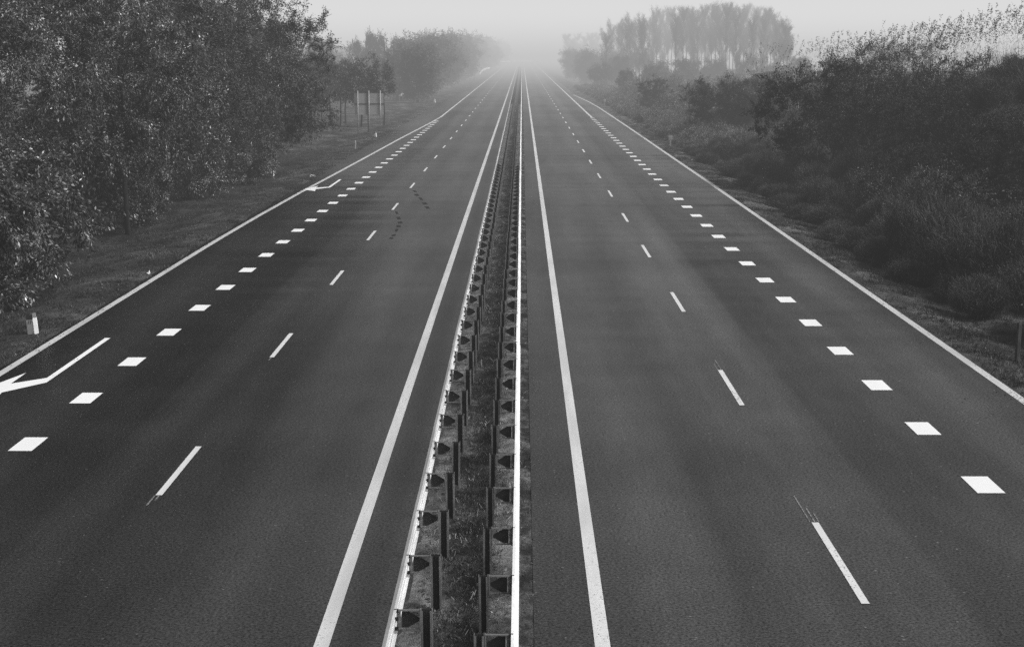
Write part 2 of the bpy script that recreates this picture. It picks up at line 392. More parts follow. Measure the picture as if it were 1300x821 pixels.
def guardrail(name, xb, side, xpost0, xpost1, d0, step, beam_mat, label):
    root = link(name, None, loc=(xb, 12, 0), label=label, cat='guardrail')
    ox, oy = xb, 12.0
    def put(n, mb, m, y=0, smooth=False):
        o = link(n, mb.mesh(n, m, smooth) if isinstance(mb, MB) else mb, root); o.location = (0, y, 0); return o
    # beam: lapped 4 m lengths give the slight steps seen along it
    mb = MB(); prof = wbeam_profile(side); y = 0.0; k = 0
    rr = random.Random(5)
    while y < 2000:
        L = 4.08 if y < 200 else 60.0
        j = rr.uniform(-.006, .006) if y < 200 else 0
        mb.prism([(px + j, pz + 0.44 + j*.5) for px, pz in prof], 'y', y, y + L + (0.0 if y < 200 else 0)); y += L
    put('beam', mb, beam_mat)
    a, b = sorted((xpost0 - ox, xpost1 - ox))
    inner = -side                       # direction from the beam to the post
    # post: rolled C section, highlights on its lips painted as paler steel
    pm = MB(); w = b - a; hpost = 0.735
    pm.box(a + .012, b - .012, .052, .060, -.3, hpost)                  # web (faces the bridge)
    pm.box(a, a + .007, -.02, .06, -.3, hpost + .01); pm.box(b - .007, b, -.02, .06, -.3, hpost + .01)   # flanges
    pm.box(a + .007, a + .028, -.02, -.015, -.3, hpost); pm.box(b - .028, b - .007, -.02, -.015, -.3, hpost)
    pm.box(a + w*.45, a + w*.55, .040, .052, -.3, hpost - .01)
    pmesh = pm.mesh('post', MA['post']); pmesh.materials.append(MA['bracket'])
    for q in list(pmesh.polygons)[6:30]: q.material_index = 1  # flanges and lips get paler steel as painted highlights
    # spacer: top and bottom bars, upright plate by the beam, tapering gusset with its shadow painted black
    bx0, bx1 = sorted((0.0, (a if inner > 0 else b)))
    sm = MB(); sm.box(bx0, bx1, -.012, .022, .728, .742); sm.box(bx0, bx1, -.012, .022, .505, .517)
    xa = 0.0; sm.box(*sorted((xa + inner*.002, xa + inner*.05)), .012, .018, .517, .728)
    if inner > 0: sm.box(bx1 - .012, bx1 - .001, -.03, .03, .49, .75)
    else: sm.box(bx0 + .001, bx0 + .012, -.03, .03, .49, .75)
    smesh = sm.mesh('spacer', MA['bracket'])
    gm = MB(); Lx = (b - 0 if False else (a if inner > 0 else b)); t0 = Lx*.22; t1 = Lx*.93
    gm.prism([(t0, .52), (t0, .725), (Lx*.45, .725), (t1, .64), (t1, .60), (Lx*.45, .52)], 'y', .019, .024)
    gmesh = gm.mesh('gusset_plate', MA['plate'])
    bm_ = MB()
    bm_.box(*sorted((-.022*inner, .022*inner)), -.022, .004, -.02, .022)
    bmesh_ = bm_.mesh('bolt', MA['plate'])
    n = 0; y = d0 - step*3 - 12
    rs = random.Random(9)
    while n < 95:
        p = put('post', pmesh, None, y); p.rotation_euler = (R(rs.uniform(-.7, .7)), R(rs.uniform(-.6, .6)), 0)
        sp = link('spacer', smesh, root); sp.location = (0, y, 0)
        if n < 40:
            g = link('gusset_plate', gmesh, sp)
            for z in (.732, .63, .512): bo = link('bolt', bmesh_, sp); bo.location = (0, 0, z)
        y += step + rs.uniform(-.03, .03); n += 1
    far = MB()
    while y < 700:
        far.box(a, b, y, y + .06, -.2, .735); far.box(*sorted((0.0, (a if inner > 0 else b))), y, y + .03, .51, .74); y += step
    o = link('far_posts', far.mesh('far_posts', MA['post']), root); tag(o, kind='stuff')
    return root
def PX(px, dz=0): return px
guardrail('guardrail', -1.47, -1, -1.18, -1.04, 21.2, 2.05, MA['beamdull'], 'dull grey median guardrail, left of the bright white topped one')
guardrail('guardrail', -0.115, 1, -0.53, -0.41, 20.39, 2.04, MA['beam'], 'bright white topped median guardrail beside the dark right-hand shoulder')

# distant rails
def far_rail(pts, label, h=.75, b=.31, w=.08):
    root = link('guardrail', None, loc=(pts[0][0], pts[0][1], 0), label=label, cat='guardrail')
    mb = MB(); pm = None
    o = Vector((pts[0][0], pts[0][1], 0))
    for (x0, y0, z0), (x1, y1, z1) in zip(pts[:-1], pts[1:]):
        mb.add([(x0-o.x, y0-o.y, z0+h-b), (x1-o.x, y1-o.y, z1+h-b), (x1-o.x, y1-o.y, z1+h), (x0-o.x, y0-o.y, z0+h),
                (x0-o.x+w, y0-o.y+w, z0+h-b), (x1-o.x+w, y1-o.y+w, z1+h-b), (x1-o.x+w, y1-o.y+w, z1+h), (x0-o.x+w, y0-o.y+w, z0+h)],
               [(0, 1, 2, 3), (7, 6, 5, 4), (3, 2, 6, 7), (0, 4, 5, 1)])
    link('beam', mb.mesh('beam', MA['beam']), root)
    pmb = MB(); pmb.box(-.05, .05, -.05, .05, -.3, h - b*.3); pmesh = pmb.mesh('post', MA['bracket'])
    for (x, y, z) in pts:
        q = link('post', pmesh, root); q.location = (x-o.x+w+.06, y-o.y+.1, z)
    return root
far_rail([(-18.0, 236, .2), (-18.1, 243, .25), (-18.25, 250, .4), (-18.3, 258, .55), (-18.4, 268, .7), (-18.4, 280, .8)], 'pale guardrail end rising over the grass behind the left verge')
far_rail([(-12.8, 488, -.2), (-12.6, 498, .5), (-12.0, 507, 1.1), (-11.2, 514, 1.4), (-10.3, 520, 1.45)], 'bright curved guardrail far off where the left trees end', .9, .5)
far_rail([(-13.2, 700, 1.0), (-11.6, 730, 2.0), (-9.5, 745, 2.2), (-5, 750, 2.3), (0, 752, 2.35), (5, 755, 2.3), (10, 760, 2.0)], 'faint pale guardrail crossing the road end in the fog', .8, .35)

# ------------------------------------------------------------------ signs and posts
def text_mesh(s, size):
    cu = bpy.data.curves.new('txt', 'FONT'); cu.body = s; cu.size = size; cu.align_x = 'CENTER'; cu.align_y = 'CENTER'; cu.extrude = .0015
    o = bpy.data.objects.new('txt', cu); C.objects.link(o)
    dg = bpy.context.evaluated_depsgraph_get(); me = bpy.data.meshes.new_from_object(o.evaluated_get(dg))
    bpy.data.objects.remove(o); return me
def hectometre(x, y, z, label, s=1.0, number=True):
    r = link('marker_post', None, loc=(x, y, z), label=label, cat='roadside marker', group=None)
    r.rotation_euler = (R(-1), R(-5), R(6)); r.scale = (s, s, s)
    b = MB(); b.prism([(-.145, .0), (.03, -.03), (.03, .06), (-.13, .05)], 'z', -.1, .415); b.build('panel', MA['greyplastic'], r)
    b = MB(); b.prism([(.032, -.036), (.125, -.02), (.125, .055), (.032, .07)], 'z', -.1, .455); b.build('post', MA['white'], r)
    b = MB(); b.prism([(-.143, .004), (.028, -.026), (.028, .055), (-.128, .046)], 'z', .417, .53); b.build('cap', MA['dark'], r)
    b = MB(); b.prism([(.034, -.034), (.11, -.02), (.11, .05), (.034, .066)], 'z', .457, .575); b.build('reflector', MA['signpole'], r)
    if number:
        me = text_mesh('17', .12); me.materials.clear(); me.materials.append(MA['dark'])
        t = link('number', me, r); t.location = (-.055, -.023, .345); t.rotation_euler = (R(90), 0, R(-9.7))
    return r
hectometre(-12.68, 42.0, -.06, 'white marker post with dark cap and small number, nearest on the left verge')
hectometre(-12.55, 139, -.05, 'small white marker post below the big grey sign board', .85, False)
hectometre(-12.6, 234, -.05, 'tiny white marker post farther up the left verge, beyond the grey sign board', 1.05, False)
def tee_marker(x, y, label, h=.75):
    r = link('marker_post', None, loc=(x, y, -.1), label=label, cat='roadside marker')
    b = MB(); b.box(-.05, .05, -.03, .03, 0, h*.6); b.build('post', MA['signpole'], r)
    b = MB(); b.box(-.15, .15, -.045, -.03, h*.6, h); b.build('panel', MA['greyplastic'], r)
    b = MB(); b.box(-.06, .06, -.052, -.046, h*.68, h - .1); b.build('reflector', MA['signpole'], r)
tee_marker(11.65, 127, 'pale tee shaped marker post on the right verge below the dark bushes', .85)
tee_marker(11.35, 222, 'small pale marker post far up the right verge near the lane taper', .9)
def stake(x, y, h, label, m='wood', refl=False, cat='post', tilt=1.5):
    r = link('stake', None, loc=(x, y, -.15), label=label, cat=cat); r.rotation_euler = (0, R(tilt), R(20))
    b = MB(); b.prism([(-.045, -.04), (.04, -.045), (.045, .04), (-.04, .045)], 'z', -.2, h - .05)
    b.add([(-.045, -.04, h-.05), (.04, -.045, h-.05), (.045, .04, h-.05), (-.04, .045, h-.05), (0, 0, h+.02)], [(0, 1, 4), (1, 2, 4), (2, 3, 4), (3, 0, 4)])
    b.build('post', MA[m], r)
    if refl:
        b = MB(); b.box(-.04, .04, -.06, -.047, h - .24, h - .14); b.build('reflector', MA['greyplastic'], r)
    return r
stake(-13.3, 81, .85, 'thin dark wooden stake in the left verge at the edge of the leafy trees')
stake(11.85, 38.8, 1.0, 'dark wooden stake in the right verge below the twiggy shrubs')
stake(-12.55, 122, .75, 'slim pale delineator post in the left verge short of the sign', 'signpole', True)
stake(11.3, 108, .45, 'short dark stake with a white reflector on the right verge under the bushes', 'wood', True)
stake(11.2, 161, .5, 'tiny dark stake with a white reflector far up the right verge', 'wood', True)

# sign board seen from behind
sr = link('road_sign', None, loc=(-14.35, 149, -.05), label='large blank grey back of a road sign on three pale poles, left verge', cat='road sign')
sr.rotation_euler = (0, 0, R(8))
b = MB(); b.box(-1.02, 1.65, .06, .09, 1.55, 3.58)
b.build('board', MA['signback'], sr)
b = MB(); b.box(-1.06, 1.70, .0, .058, 2.52, 2.58); b.box(-1.04, 1.69, .02, .058, 3.56, 3.62); b.build('rail', MA['post'], sr)
for x in (-.72, .30, 1.35):
    b = MB(); b.tube([(x, -.06, -.3), (x, -.06, 3.75)], .055, 8); b.build('pole', MA['signpole'], sr, True)
b = MB(); b.box(.16, .23, -.08, .0, -.3, 3.9); b.build('brace', MA['post'], sr)

# crumpled bits of pale litter at the verge
for (x, y, s, lb) in ((-12.25, 53.2, .05, 'small white scrap of litter in the grass beside the left outer line'), (-12.15, 94.5, .10, 'pale crumpled plastic litter on the verge beside the farther left arrow')):
    rl = random.Random(int(y)); mb = MB()
    vs = [(rl.gauss(0, s), rl.gauss(0, s), abs(rl.gauss(0, s*.8))) for _ in range(9)]
    mb.add(vs, [(0, 1, 2), (1, 2, 3), (2, 3, 4), (3, 4, 5), (4, 5, 6), (5, 6, 7), (6, 7, 8), (0, 4, 8), (1, 5, 7)])
    mb.build('plastic_scrap', MA['litter'], loc=(x, y, 0.0), label=lb, cat='litter')

# ------------------------------------------------------------------ vegetation
def unit(a): return a/np.maximum(np.linalg.norm(a, axis=1, keepdims=True), 1e-6)

def leaf_quads(rg, P, size, droop=0.4, aspect=0.42, jitter=0.35, base=None, nbase=None):
    """one rhombic leaf at every point"""
    n = len(P); d = unit(rg.normal(0, 1, (n, 3)) + np.array([0, 0, -droop*1.6]))
    if base is not None: d = unit(base*1.1 + rg.normal(0, .55, (n, 3)) + np.array([0, 0, -droop]))
    s = unit(np.cross(d, (rg.normal(0, 1, (n, 3)) if nbase is None else nbase + rg.normal(0, .55, (n, 3))) + np.array([0, 0, .01])))
    L = size*(1 + rg.uniform(-jitter, jitter, (n, 1)))
    W = L*aspect
    nrm = np.cross(d, s)
    V = np.stack([P, P + d*L*.5 + s*W*.5 + nrm*L*.07, P + d*L, P + d*L*.45 - s*W*.5 + nrm*L*.07], 1).reshape(-1, 3)
    F = np.arange(4*n).reshape(-1, 4); return V, F

def twig_tris(rg, P, D, L, W):
    n = len(P); s = unit(np.cross(D, rg.normal(0, 1, (n, 3))))
    W = np.broadcast_to(np.asarray(W, float).reshape(-1, 1), (n, 1)); L = np.asarray(L, float).reshape(-1, 1)
    bend = rg.normal(0, .10, (n, 3))*L
    M_ = P + D*L*.5 + bend; E = P + D*L
    V = np.stack([P - s*W*.5, P + s*W*.5, M_ + s*W*.35, M_ - s*W*.35, E], 1).reshape(-1, 3)
    b = (np.arange(n)*5)[:, None]
    F = np.concatenate([b + np.array([[0, 1, 2, 3]])]); T = b + np.array([[3, 2, 4, 4]])
    return V, F, b + np.array([[3, 2, 4]])

def skeleton(rg, clumps, trunk_pts, r0, r1, mb, nside=6, wiggle=.12):
    """trunk, then a bough out to every clump from the nearest wood below it"""
    tp = [np.array(p, float) for p in trunk_pts]
    mb.tube(tp, list(np.linspace(r0, r1, len(tp))), nside + 2)
    nodes = []; rad = []
    for i in range(len(tp)-1):
        for t in np.linspace(0, 1, 5)[:-1]:
            nodes.append(tp[i]*(1-t) + tp[i+1]*t); rad.append((r0 + (r1 - r0)*(i + t)/(len(tp)-1)))
    nodes.append(tp[-1]); rad.append(r1)
    zlow = tp[0][2] + .25*(tp[-1][2] - tp[0][2])
    base = tp[-1]
    for c in sorted(clumps, key=lambda c: np.hypot(c[0]-base[0], c[1]-base[1])):
        N = np.array(nodes); d = np.linalg.norm(N - c, axis=1) + np.where(N[:, 2] > c[2] - .1, 1.6, 0) + np.where(N[:, 2] < zlow, 4, 0)
        i = int(np.argmin(d)); a = N[i]; L = np.linalg.norm(c - a)
        if L < .15: continue
        ra = min(rad[i]*.62, .035*L + .012); m1 = a*.6 + c*.4 + rg.normal(0, wiggle*L, 3)*.6 + np.array([0, 0, -.04*L]); m2 = a*.25 + c*.75 + rg.normal(0, wiggle*L, 3)*.4
        mb.tube([a, m1, m2, c], [ra, ra*.75, ra*.5, ra*.22], nside - 2, False)
        for q, f in ((m1, .75), (m2, .5), (c, .25)): nodes.append(q); rad.append(max(ra*f, .006))

def ellip_points(rg, n, c, r, shell=0.45, low=-1.0):
    out = []
    while len(out) < n:
        v = rg.normal(0, 1, 3); v /= np.linalg.norm(v)
        if v[2] < low: continue
        out.append(np.array(c) + v*np.array(r)*(shell + (1-shell)*rg.uniform(0, 1)**.6))
    return out

def set_tail_material(me, n, m):
    me.materials.append(m); k = np.zeros(len(me.polygons), np.int32); k[-n:] = 1; me.polygons.foreach_set('material_index', k); return me

def make_tree(seed, h=11, r=5.0, zc=6.0, rz=5.2, nclump=110, nleaf=50000, leaf=.11, spread=.75, mleaf='leafA', mbark='bark', droop=.5, trunk_r=.17, ntwig=1500, flat=1.0, lean=(0, 0), shell=.35, aspect=.42, lobes=0):
    rg = np.random.default_rng(seed)
    if lobes:                                              # clumps gather into big lobes with hollows between them
        lc = []
        while len(lc) < lobes:                             # spread the lobes apart
            q = ellip_points(rg, 12, (lean[0], lean[1], zc), (r*.72, r*.72*flat, rz*.78), shell)
            lc.append(q[0] if not lc else max(q, key=lambda c: min(np.linalg.norm(c - a) for a in lc)))
        cl = []
        for i in range(nclump):
            v = rg.normal(0, 1, 3); v /= np.linalg.norm(v); rr_ = r*rg.uniform(.20, .34)
            cl.append(lc[i % lobes] + v*np.array([1, 1, .8])*rr_)
    else: cl = ellip_points(rg, nclump, (lean[0], lean[1], zc), (r*.88, r*.88*flat, rz*.9), shell)
    cl = [c*np.array([1, 1, 1]) + rg.normal(0, .25, 3) for c in cl]
    cl = [np.array([c[0], c[1], max(c[2], .35)]) for c in cl]
    tm = MB(); top = min(zc + rz*.35, h*.8)
    tp = [(0, 0, -.4), (rg.normal(0, .08), rg.normal(0, .08), top*.25), (lean[0]*.3 + rg.normal(0, .15), lean[1]*.3, top*.5), (lean[0]*.6 + rg.normal(0, .2), lean[1]*.6, top*.75), (lean[0], lean[1], top)]
    skeleton(rg, cl, tp, trunk_r, trunk_r*.25, tm)
    trunk = tm.mesh('trunk', MA[mbark], True)
    CL = np.array(cl); w = rg.uniform(.25, 1.6, nclump); w /= w.sum()
    idx = rg.choice(nclump, nleaf, p=w)
    sz = spread*rg.uniform(.55, 1.25, (nclump, 1))[idx]
    off = rg.normal(0, 1, (nleaf, 3)); off *= np.array([1, 1, .62])*sz*.55
    # leaves sit along sprays, each spray with its own direction, lean and tone
    NS = 9
    sp = unit(rg.normal(0, 1, (nclump*NS, 3)) + np.array([0, 0, .1]))
    stone = np.clip(rg.beta(1.6, 2.0, nclump*NS), 0, 1); snrm = unit(rg.normal(0, 1, (nclump*NS, 3)) + np.array([.3, -.5, .6]))
    k = idx*NS + rg.integers(0, NS, nleaf)
    t = rg.uniform(0.08, 1, (nleaf, 1))**.7
    off = sp[k]*t*sz*1.7 + rg.normal(0, .075*leaf/.11, (nleaf, 3)) + np.array([0, 0, -1])*(t**2)*sz*.4*droop
    P = CL[idx] + off
    P[:, 2] = np.maximum(P[:, 2], .1)
    V, F = leaf_quads(rg, P, leaf, droop, aspect, base=sp[k], nbase=snrm[k])
    # thin twigs, a separate set of narrow quads in the crown
    kk = rg.integers(0, nclump*NS, ntwig); Lt = sz_t = spread*rg.uniform(.7, 1.7, ntwig)
    tp_ = CL[kk//NS]; TV, TF, TT = twig_tris(rg, tp_, unit(sp[kk] + rg.normal(0, .2, (ntwig, 3))), Lt, .02)
    n0 = len(V); Fq = np.concatenate([F, TF + n0])
    crown = mesh_np('crown', np.concatenate([V, TV]), Fq, MA[mleaf])
    at = crown.attributes.new('tone', 'FLOAT', 'FACE'); at.data.foreach_set('value', np.concatenate([stone[k], np.full(ntwig, .5)]).astype(np.float32))
    set_tail_material(crown, ntwig, MA['barkpale'] if mleaf in ('leafA', 'leafB') else MA[mbark])
    return trunk, crown

def make_twiggy(seed, h=3.0, r=2.0, ntw=9000, nleaf=1500, leaf=.07, L=(.35, .8), W=.011, mt='twig', ml='leafB', up=.8, stems=14):
    """bare shrub: a dome of upright fine twigs over a few stems"""
    rg = np.random.default_rng(seed)
    sm = MB()
    ends = ellip_points(rg, stems*3, (0, 0, h*.1), (r*.8, r*.8, h*.8), .5, 0.05)
    for i, e in enumerate(ends):
        a = rg.uniform(0, 2*math.pi); p0 = np.array([math.cos(a)*.2*r*rg.uniform(), math.sin(a)*.2*r*rg.uniform(), -.2])
        m1 = p0*.5 + e*.5 + np.array([0, 0, .12*h]) + rg.normal(0, .1, 3)
        sm.tube([p0, m1, e], [.028, .017, .006], 4, False)
    stem = sm.mesh('stem', MA['barkmid'])
    # lumpy dome
    nb = 14; bc = np.array(ellip_points(rg, nb, (0, 0, h*.28), (r*.62, r*.62, h*.42), .6, -.3)); br = rg.uniform(.3, .55, nb)
    k = rg.integers(0, nb, ntw); d = unit(rg.normal(0, 1, (ntw, 3)))
    rad = rg.uniform(0.2, 1, (ntw, 1))**.5
    P = bc[k] + d*rad*br[k][:, None]*np.array([r*.9, r*.9, h*.6])
    P[:, 2] = np.maximum(P[:, 2], rg.uniform(.0, .4, ntw)*h*.3)
    out = unit(P*np.array([1, 1, .2]))
    D = unit(out*.5 + np.array([0, 0, up]) + rg.normal(0, .38, (ntw, 3)))
    Lt = rg.uniform(L[0], L[1], ntw)
    V, F, T = twig_tris(rg, P - D*Lt[:, None]*.5, D, Lt, W)
    ki = rg.integers(0, ntw, nleaf); lp = P[ki] + D[ki]*Lt[ki][:, None]*.3 + rg.normal(0, .06, (nleaf, 3))
    LV, LF = leaf_quads(rg, lp, leaf, .2, .5)
    V2 = np.concatenate([V, LV]); F2 = np.concatenate([F, LF + len(V)])
    F2 = np.concatenate([F2]) 
    fol = mesh_np('foliage', V2, F2, MA[mt])
    return stem, fol

def make_poplar(seed, h=17, r=1.8, ntw=7000, bare=.40):
    rg = np.random.default_rng(seed); tm = MB()
    tp = [(0, 0, -.4), (rg.normal(0, .15), rg.normal(0, .15), h*.3), (rg.normal(0, .3), rg.normal(0, .3), h*.62), (rg.normal(0, .35), rg.normal(0, .35), h*.93)]
    tm.tube(tp, [.17, .13, .08, .02], 6)
    tp = np.array(tp); PP = []; DD = []; LL = []
    for i in range(46):
        z = h*rg.uniform(bare, .9); a = rg.uniform(0, 2*math.pi)
        c = np.array([np.interp(z, tp[:, 2], tp[:, 0]), np.interp(z, tp[:, 2], tp[:, 1]), z])
        L = r*rg.uniform(.7, 1.3)*(1.15 - .25*((z/h - bare)/(1 - bare))**2); d = np.array([math.cos(a)*.45, math.sin(a)*.45, 1.0]); d /= np.linalg.norm(d)
        e = c + d*L*1.4; e[2] = min(e[2], h)
        tm.tube([c, (c+e)/2 + rg.normal(0, .1, 3), e], [.045, .03, .012], 4, False)
        n = ntw//46; t = rg.uniform(.05, 1.1, (n, 1)); p = c + (e - c)*t + rg.normal(0, .22, (n, 3))
        dd = unit(d*1.0 + rg.normal(0, .42, (n, 3))); PP.append(p); DD.append(dd); LL.append(rg.uniform(.4, 1.2, n))
    trunk = tm.mesh('trunk', MA['barkmid'], True)
    V, F, T = twig_tris(rg, np.concatenate(PP), np.concatenate(DD), np.concatenate(LL), .030)
    return trunk, mesh_np('crown', V, F, MA['twigp'])

def plant(name, meshes, parts, x, y, s=(1, 1, 1), rz=0.0, label='', cat='tree', group=None, dz=0.0):
    z = float(ground_h(x, y)) + dz
    r = link(name, None, loc=(x, y, z), label=label, cat=cat, group=group)
    r.scale = s if hasattr(s, '__len__') else (s, s, s); r.rotation_euler = (0, 0, rz)
    for n, me in zip(parts, meshes): link(n, me, r)
    return r

TP = ('trunk', 'crown'); SP = ('stem', 'foliage')
# --- left: leafy trees close to the road
big1 = make_tree(11, h=12.5, r=4.9, zc=6.6, rz=6.0, nclump=180, nleaf=72000, leaf=.125, mleaf='leafA', trunk_r=.16, spread=.60, ntwig=6000, lobes=24, shell=.5)
big2 = make_tree(12, h=12, r=4.7, zc=6.6, rz=5.9, nclump=170, nleaf=66000, leaf=.11, mleaf='leafB', trunk_r=.15, ntwig=5000, spread=.6, lobes=24, shell=.5)
end1 = make_tree(13, h=11, r=4.9, zc=5.9, rz=5.0, nclump=200, nleaf=76000, leaf=.11, mleaf='leafB', trunk_r=.15, shell=.45, lobes=26, spread=.55, ntwig=4000)
bush1 = make_tree(14, h=4, r=2.3, zc=1.9, rz=2.0, nclump=46, nleaf=22000, leaf=.12, spread=.5, mleaf='leafA', trunk_r=.06, droop=.7, ntwig=700)
L1 = 'tall leafy tree '
plant('tree', big1, TP, -21.5, 50, (1, 1, 1.05), .3, L1 + 'filling the near left corner above the marker post')
plant('tree', big1, TP, -19.0, 59, (.95, .95, 1.0), 2.2, L1 + 'with glinting pale leaves, second from the left edge')
plant('tree', big1, TP, -16.2, 66.5, (.80, .80, .98), 4.1, L1 + 'with slim bare trunk at the open left verge')
plant('tree', big2, TP, -16.9, 76, (.95, .95, 1.02), 1.0, L1 + 'with dull dense leaves, next after the bare slim trunk')
plant('tree', big2, TP, -16.9, 87, (1, 1, 1.0), 3.3, L1 + 'with drooping boughs behind the thin dark stake')
plant('tree', end1, TP, -15.7, 97, (1.12, 1.12, 1.10), 0.6, L1 + 'last in the left row, its crown curving down to the sky')
plant('tree', big2, TP, -25.5, 66, (1.1, 1.1, 1.15), 5.0, L1 + 'set back behind the second one from the left')
plant('tree', big2, TP, -24.5, 84, (1.1, 1.1, 1.1), 2.6, L1 + 'standing back behind the drooping one')
plant('tree', big2, TP, -23.5, 103, (.9, .9, .85), 4.6, L1 + 'behind the last crown of the left row')
plant('tree', end1, TP, -16.2, 106, (.9, .9, .86), 3.6, L1 + 'seen through the outer boughs of the last left crown')
plant('tree', big2, TP, -21.0, 118, (1, 1, .95), 0.9, L1 + 'deep in the gap behind the last two left crowns')
plant('tree', big2, TP, -20.5, 92, (1, 1, 1.0), 5.9, L1 + 'filling the gap between the drooping one and the last crown')
bl = ['low leafy bush spilling over the grass directly behind the nearest marker post', 'low leafy bush at the left edge under the nearest tall crown', 'low leafy bush between the first two tall crowns on the left',
      'small leafy bush in the shade right of the bare slim trunk', 'low leafy bush under the drooping crown beside the thin dark stake', 'low leafy bush at the foot of the row, short of the last leafy crown', 'deep shaded bush behind the bare slim trunk']
for (x, y, s, rz), lb in zip([(-15.6, 47.5, 1.05, 0), (-17.4, 43.5, 1.25, 1.2), (-16.6, 53, 1.15, 2.1), (-16.8, 70.5, .8, 3.0), (-16.6, 83, .95, 4.0), (-15.9, 92, .9, 5.2), (-19, 69, 1.5, .7)], bl):
    plant('bush', bush1, SP if False else ('stem', 'foliage'), x, y, s, rz, lb, 'bush')

# --- left distance
mid = make_tree(21, h=7.6, r=2.7, zc=4.6, rz=3.0, nclump=70, nleaf=17000, leaf=.17, spread=.55, mleaf='leafB', trunk_r=.10, ntwig=800)
slim = make_tree(22, h=8, r=1.9, zc=5.6, rz=2.6, nclump=40, nleaf=5000, leaf=.18, spread=.55, mleaf='leafF', trunk_r=.11, ntwig=700)
far1 = make_tree(23, h=10, r=4.2, zc=5.0, rz=5.0, nclump=110, nleaf=15000, leaf=.33, spread=.8, mleaf='leafF', trunk_r=.2, ntwig=1500)
far2 = make_tree(24, h=10, r=4.0, zc=5.2, rz=4.9, nclump=90, nleaf=12000, leaf=.33, spread=.8, mleaf='leafF', trunk_r=.2, ntwig=1800, shell=.25)
plant('tree', mid, TP, -16.2, 163, (1, 1, .98), 0.4, 'dark rounded tree rising right behind the grey sign board')
plant('tree', slim, TP, -13.9, 163, (.72, .72, .82), 2.0, 'thin leaning tree with a bare trunk just right of the sign board')
for i, (x, y, s) in enumerate([(-19.4, 150, .8), (-18.9, 153, .78), (-19.0, 160, .85), (-18.4, 164, .8), (-18.5, 170, .85), (-20.5, 158, .9), (-21.5, 168, .9)]):
    plant('slim_tree', slim, TP, x, y, (s, s, s), i*1.1, 'slim bare trunked tree in the little row left of the sign board', 'tree', 'slim trees in a row left of the sign')
row = [(-15.3, 238, .84), (-18.5, 250, .95), (-16.0, 262, .95), (-18.5, 282, 1.08), (-16.2, 300, 1.12), (-16.5, 335, 1.2), (-16.2, 370, 1.26), (-16.0, 410, 1.3), (-15.8, 445, 1.3), (-22, 320, 1.15), (-22, 380, 1.25), (-16.5, 540, 1.45), (-15.5, 600, 1.4)]
for i, (x, y, s) in enumerate(row):
    plant('tree', far1 if i % 2 else far2, TP, x, y, (s*.95, s, s), i*1.7, 'hazy rounded tree in the wooded clump beyond the left verge', 'tree', 'hazy trees of the clump beyond the left verge')
for i, (x, y, s) in enumerate([(-13.5, 640, 1.25), (-14, 720, 1.4), (-15.5, 800, 1.4), (-12, 900, 1.5)]):
    plant('tree', far1, TP, x, y, s, i*2.1, 'very faint tree dissolving in the fog beside the far end of the left carriageway', 'tree', 'faint trees beside the far left end of the road')
for i, (x, y, sx, s) in enumerate([(-25.5, 290, .6, 1.13), (-27.5, 292, .45, 1.16), (-23, 296, .5, 1.05), (-29.5, 290, .5, 1.0), (-38, 320, .6, 1.05), (-42, 330, .6, 1.1)]):
    plant('tall_tree', far2, TP, x, y, (sx, sx, s), i*1.3, 'pale narrow tree standing tall in the fog behind the dark tree at the sign', 'tree', 'pale narrow trees in the fog behind the sign')
for i, (x, y, s) in enumerate([(-52, 380, .9), (-46, 380, .8), (-58, 400, .95), (-40, 360, .75), (-70, 410, 1.1), (-34, 350, .65), (-30, 340, .6), (-31, 230, .55), (-27, 215, .5)]):
    plant('tree', far1, TP, x, y, s, i*1.9, 'washed out low tree in the field behind the sign board and house', 'tree', 'washed out low trees in the left field')

# a house in the fog
hr_ = link('house', None, loc=(-49.0, 440, 0), label='faint pale house with a flat grey roof in the fog left of the dark tree', cat='house'); hr_.rotation_euler = (0, 0, R(8))
b = MB(); b.box(-3, 3, -3, 3, -.3, 6.6); b.build('wall', MA['wall'], hr_)
b = MB(); b.prism([(-3.4, 6.6), (3.4, 6.6), (2.6, 8.6), (-2.6, 8.6)], 'y', -3.4, 3.4); b.build('roof', MA['roof'], hr_)
for x in (-1.8, 0, 1.8):
    b = MB(); b.box(x-.5, x+.5, -3.03, -3.004, 4.2, 5.6); b.build('window', MA['glass'], hr_)

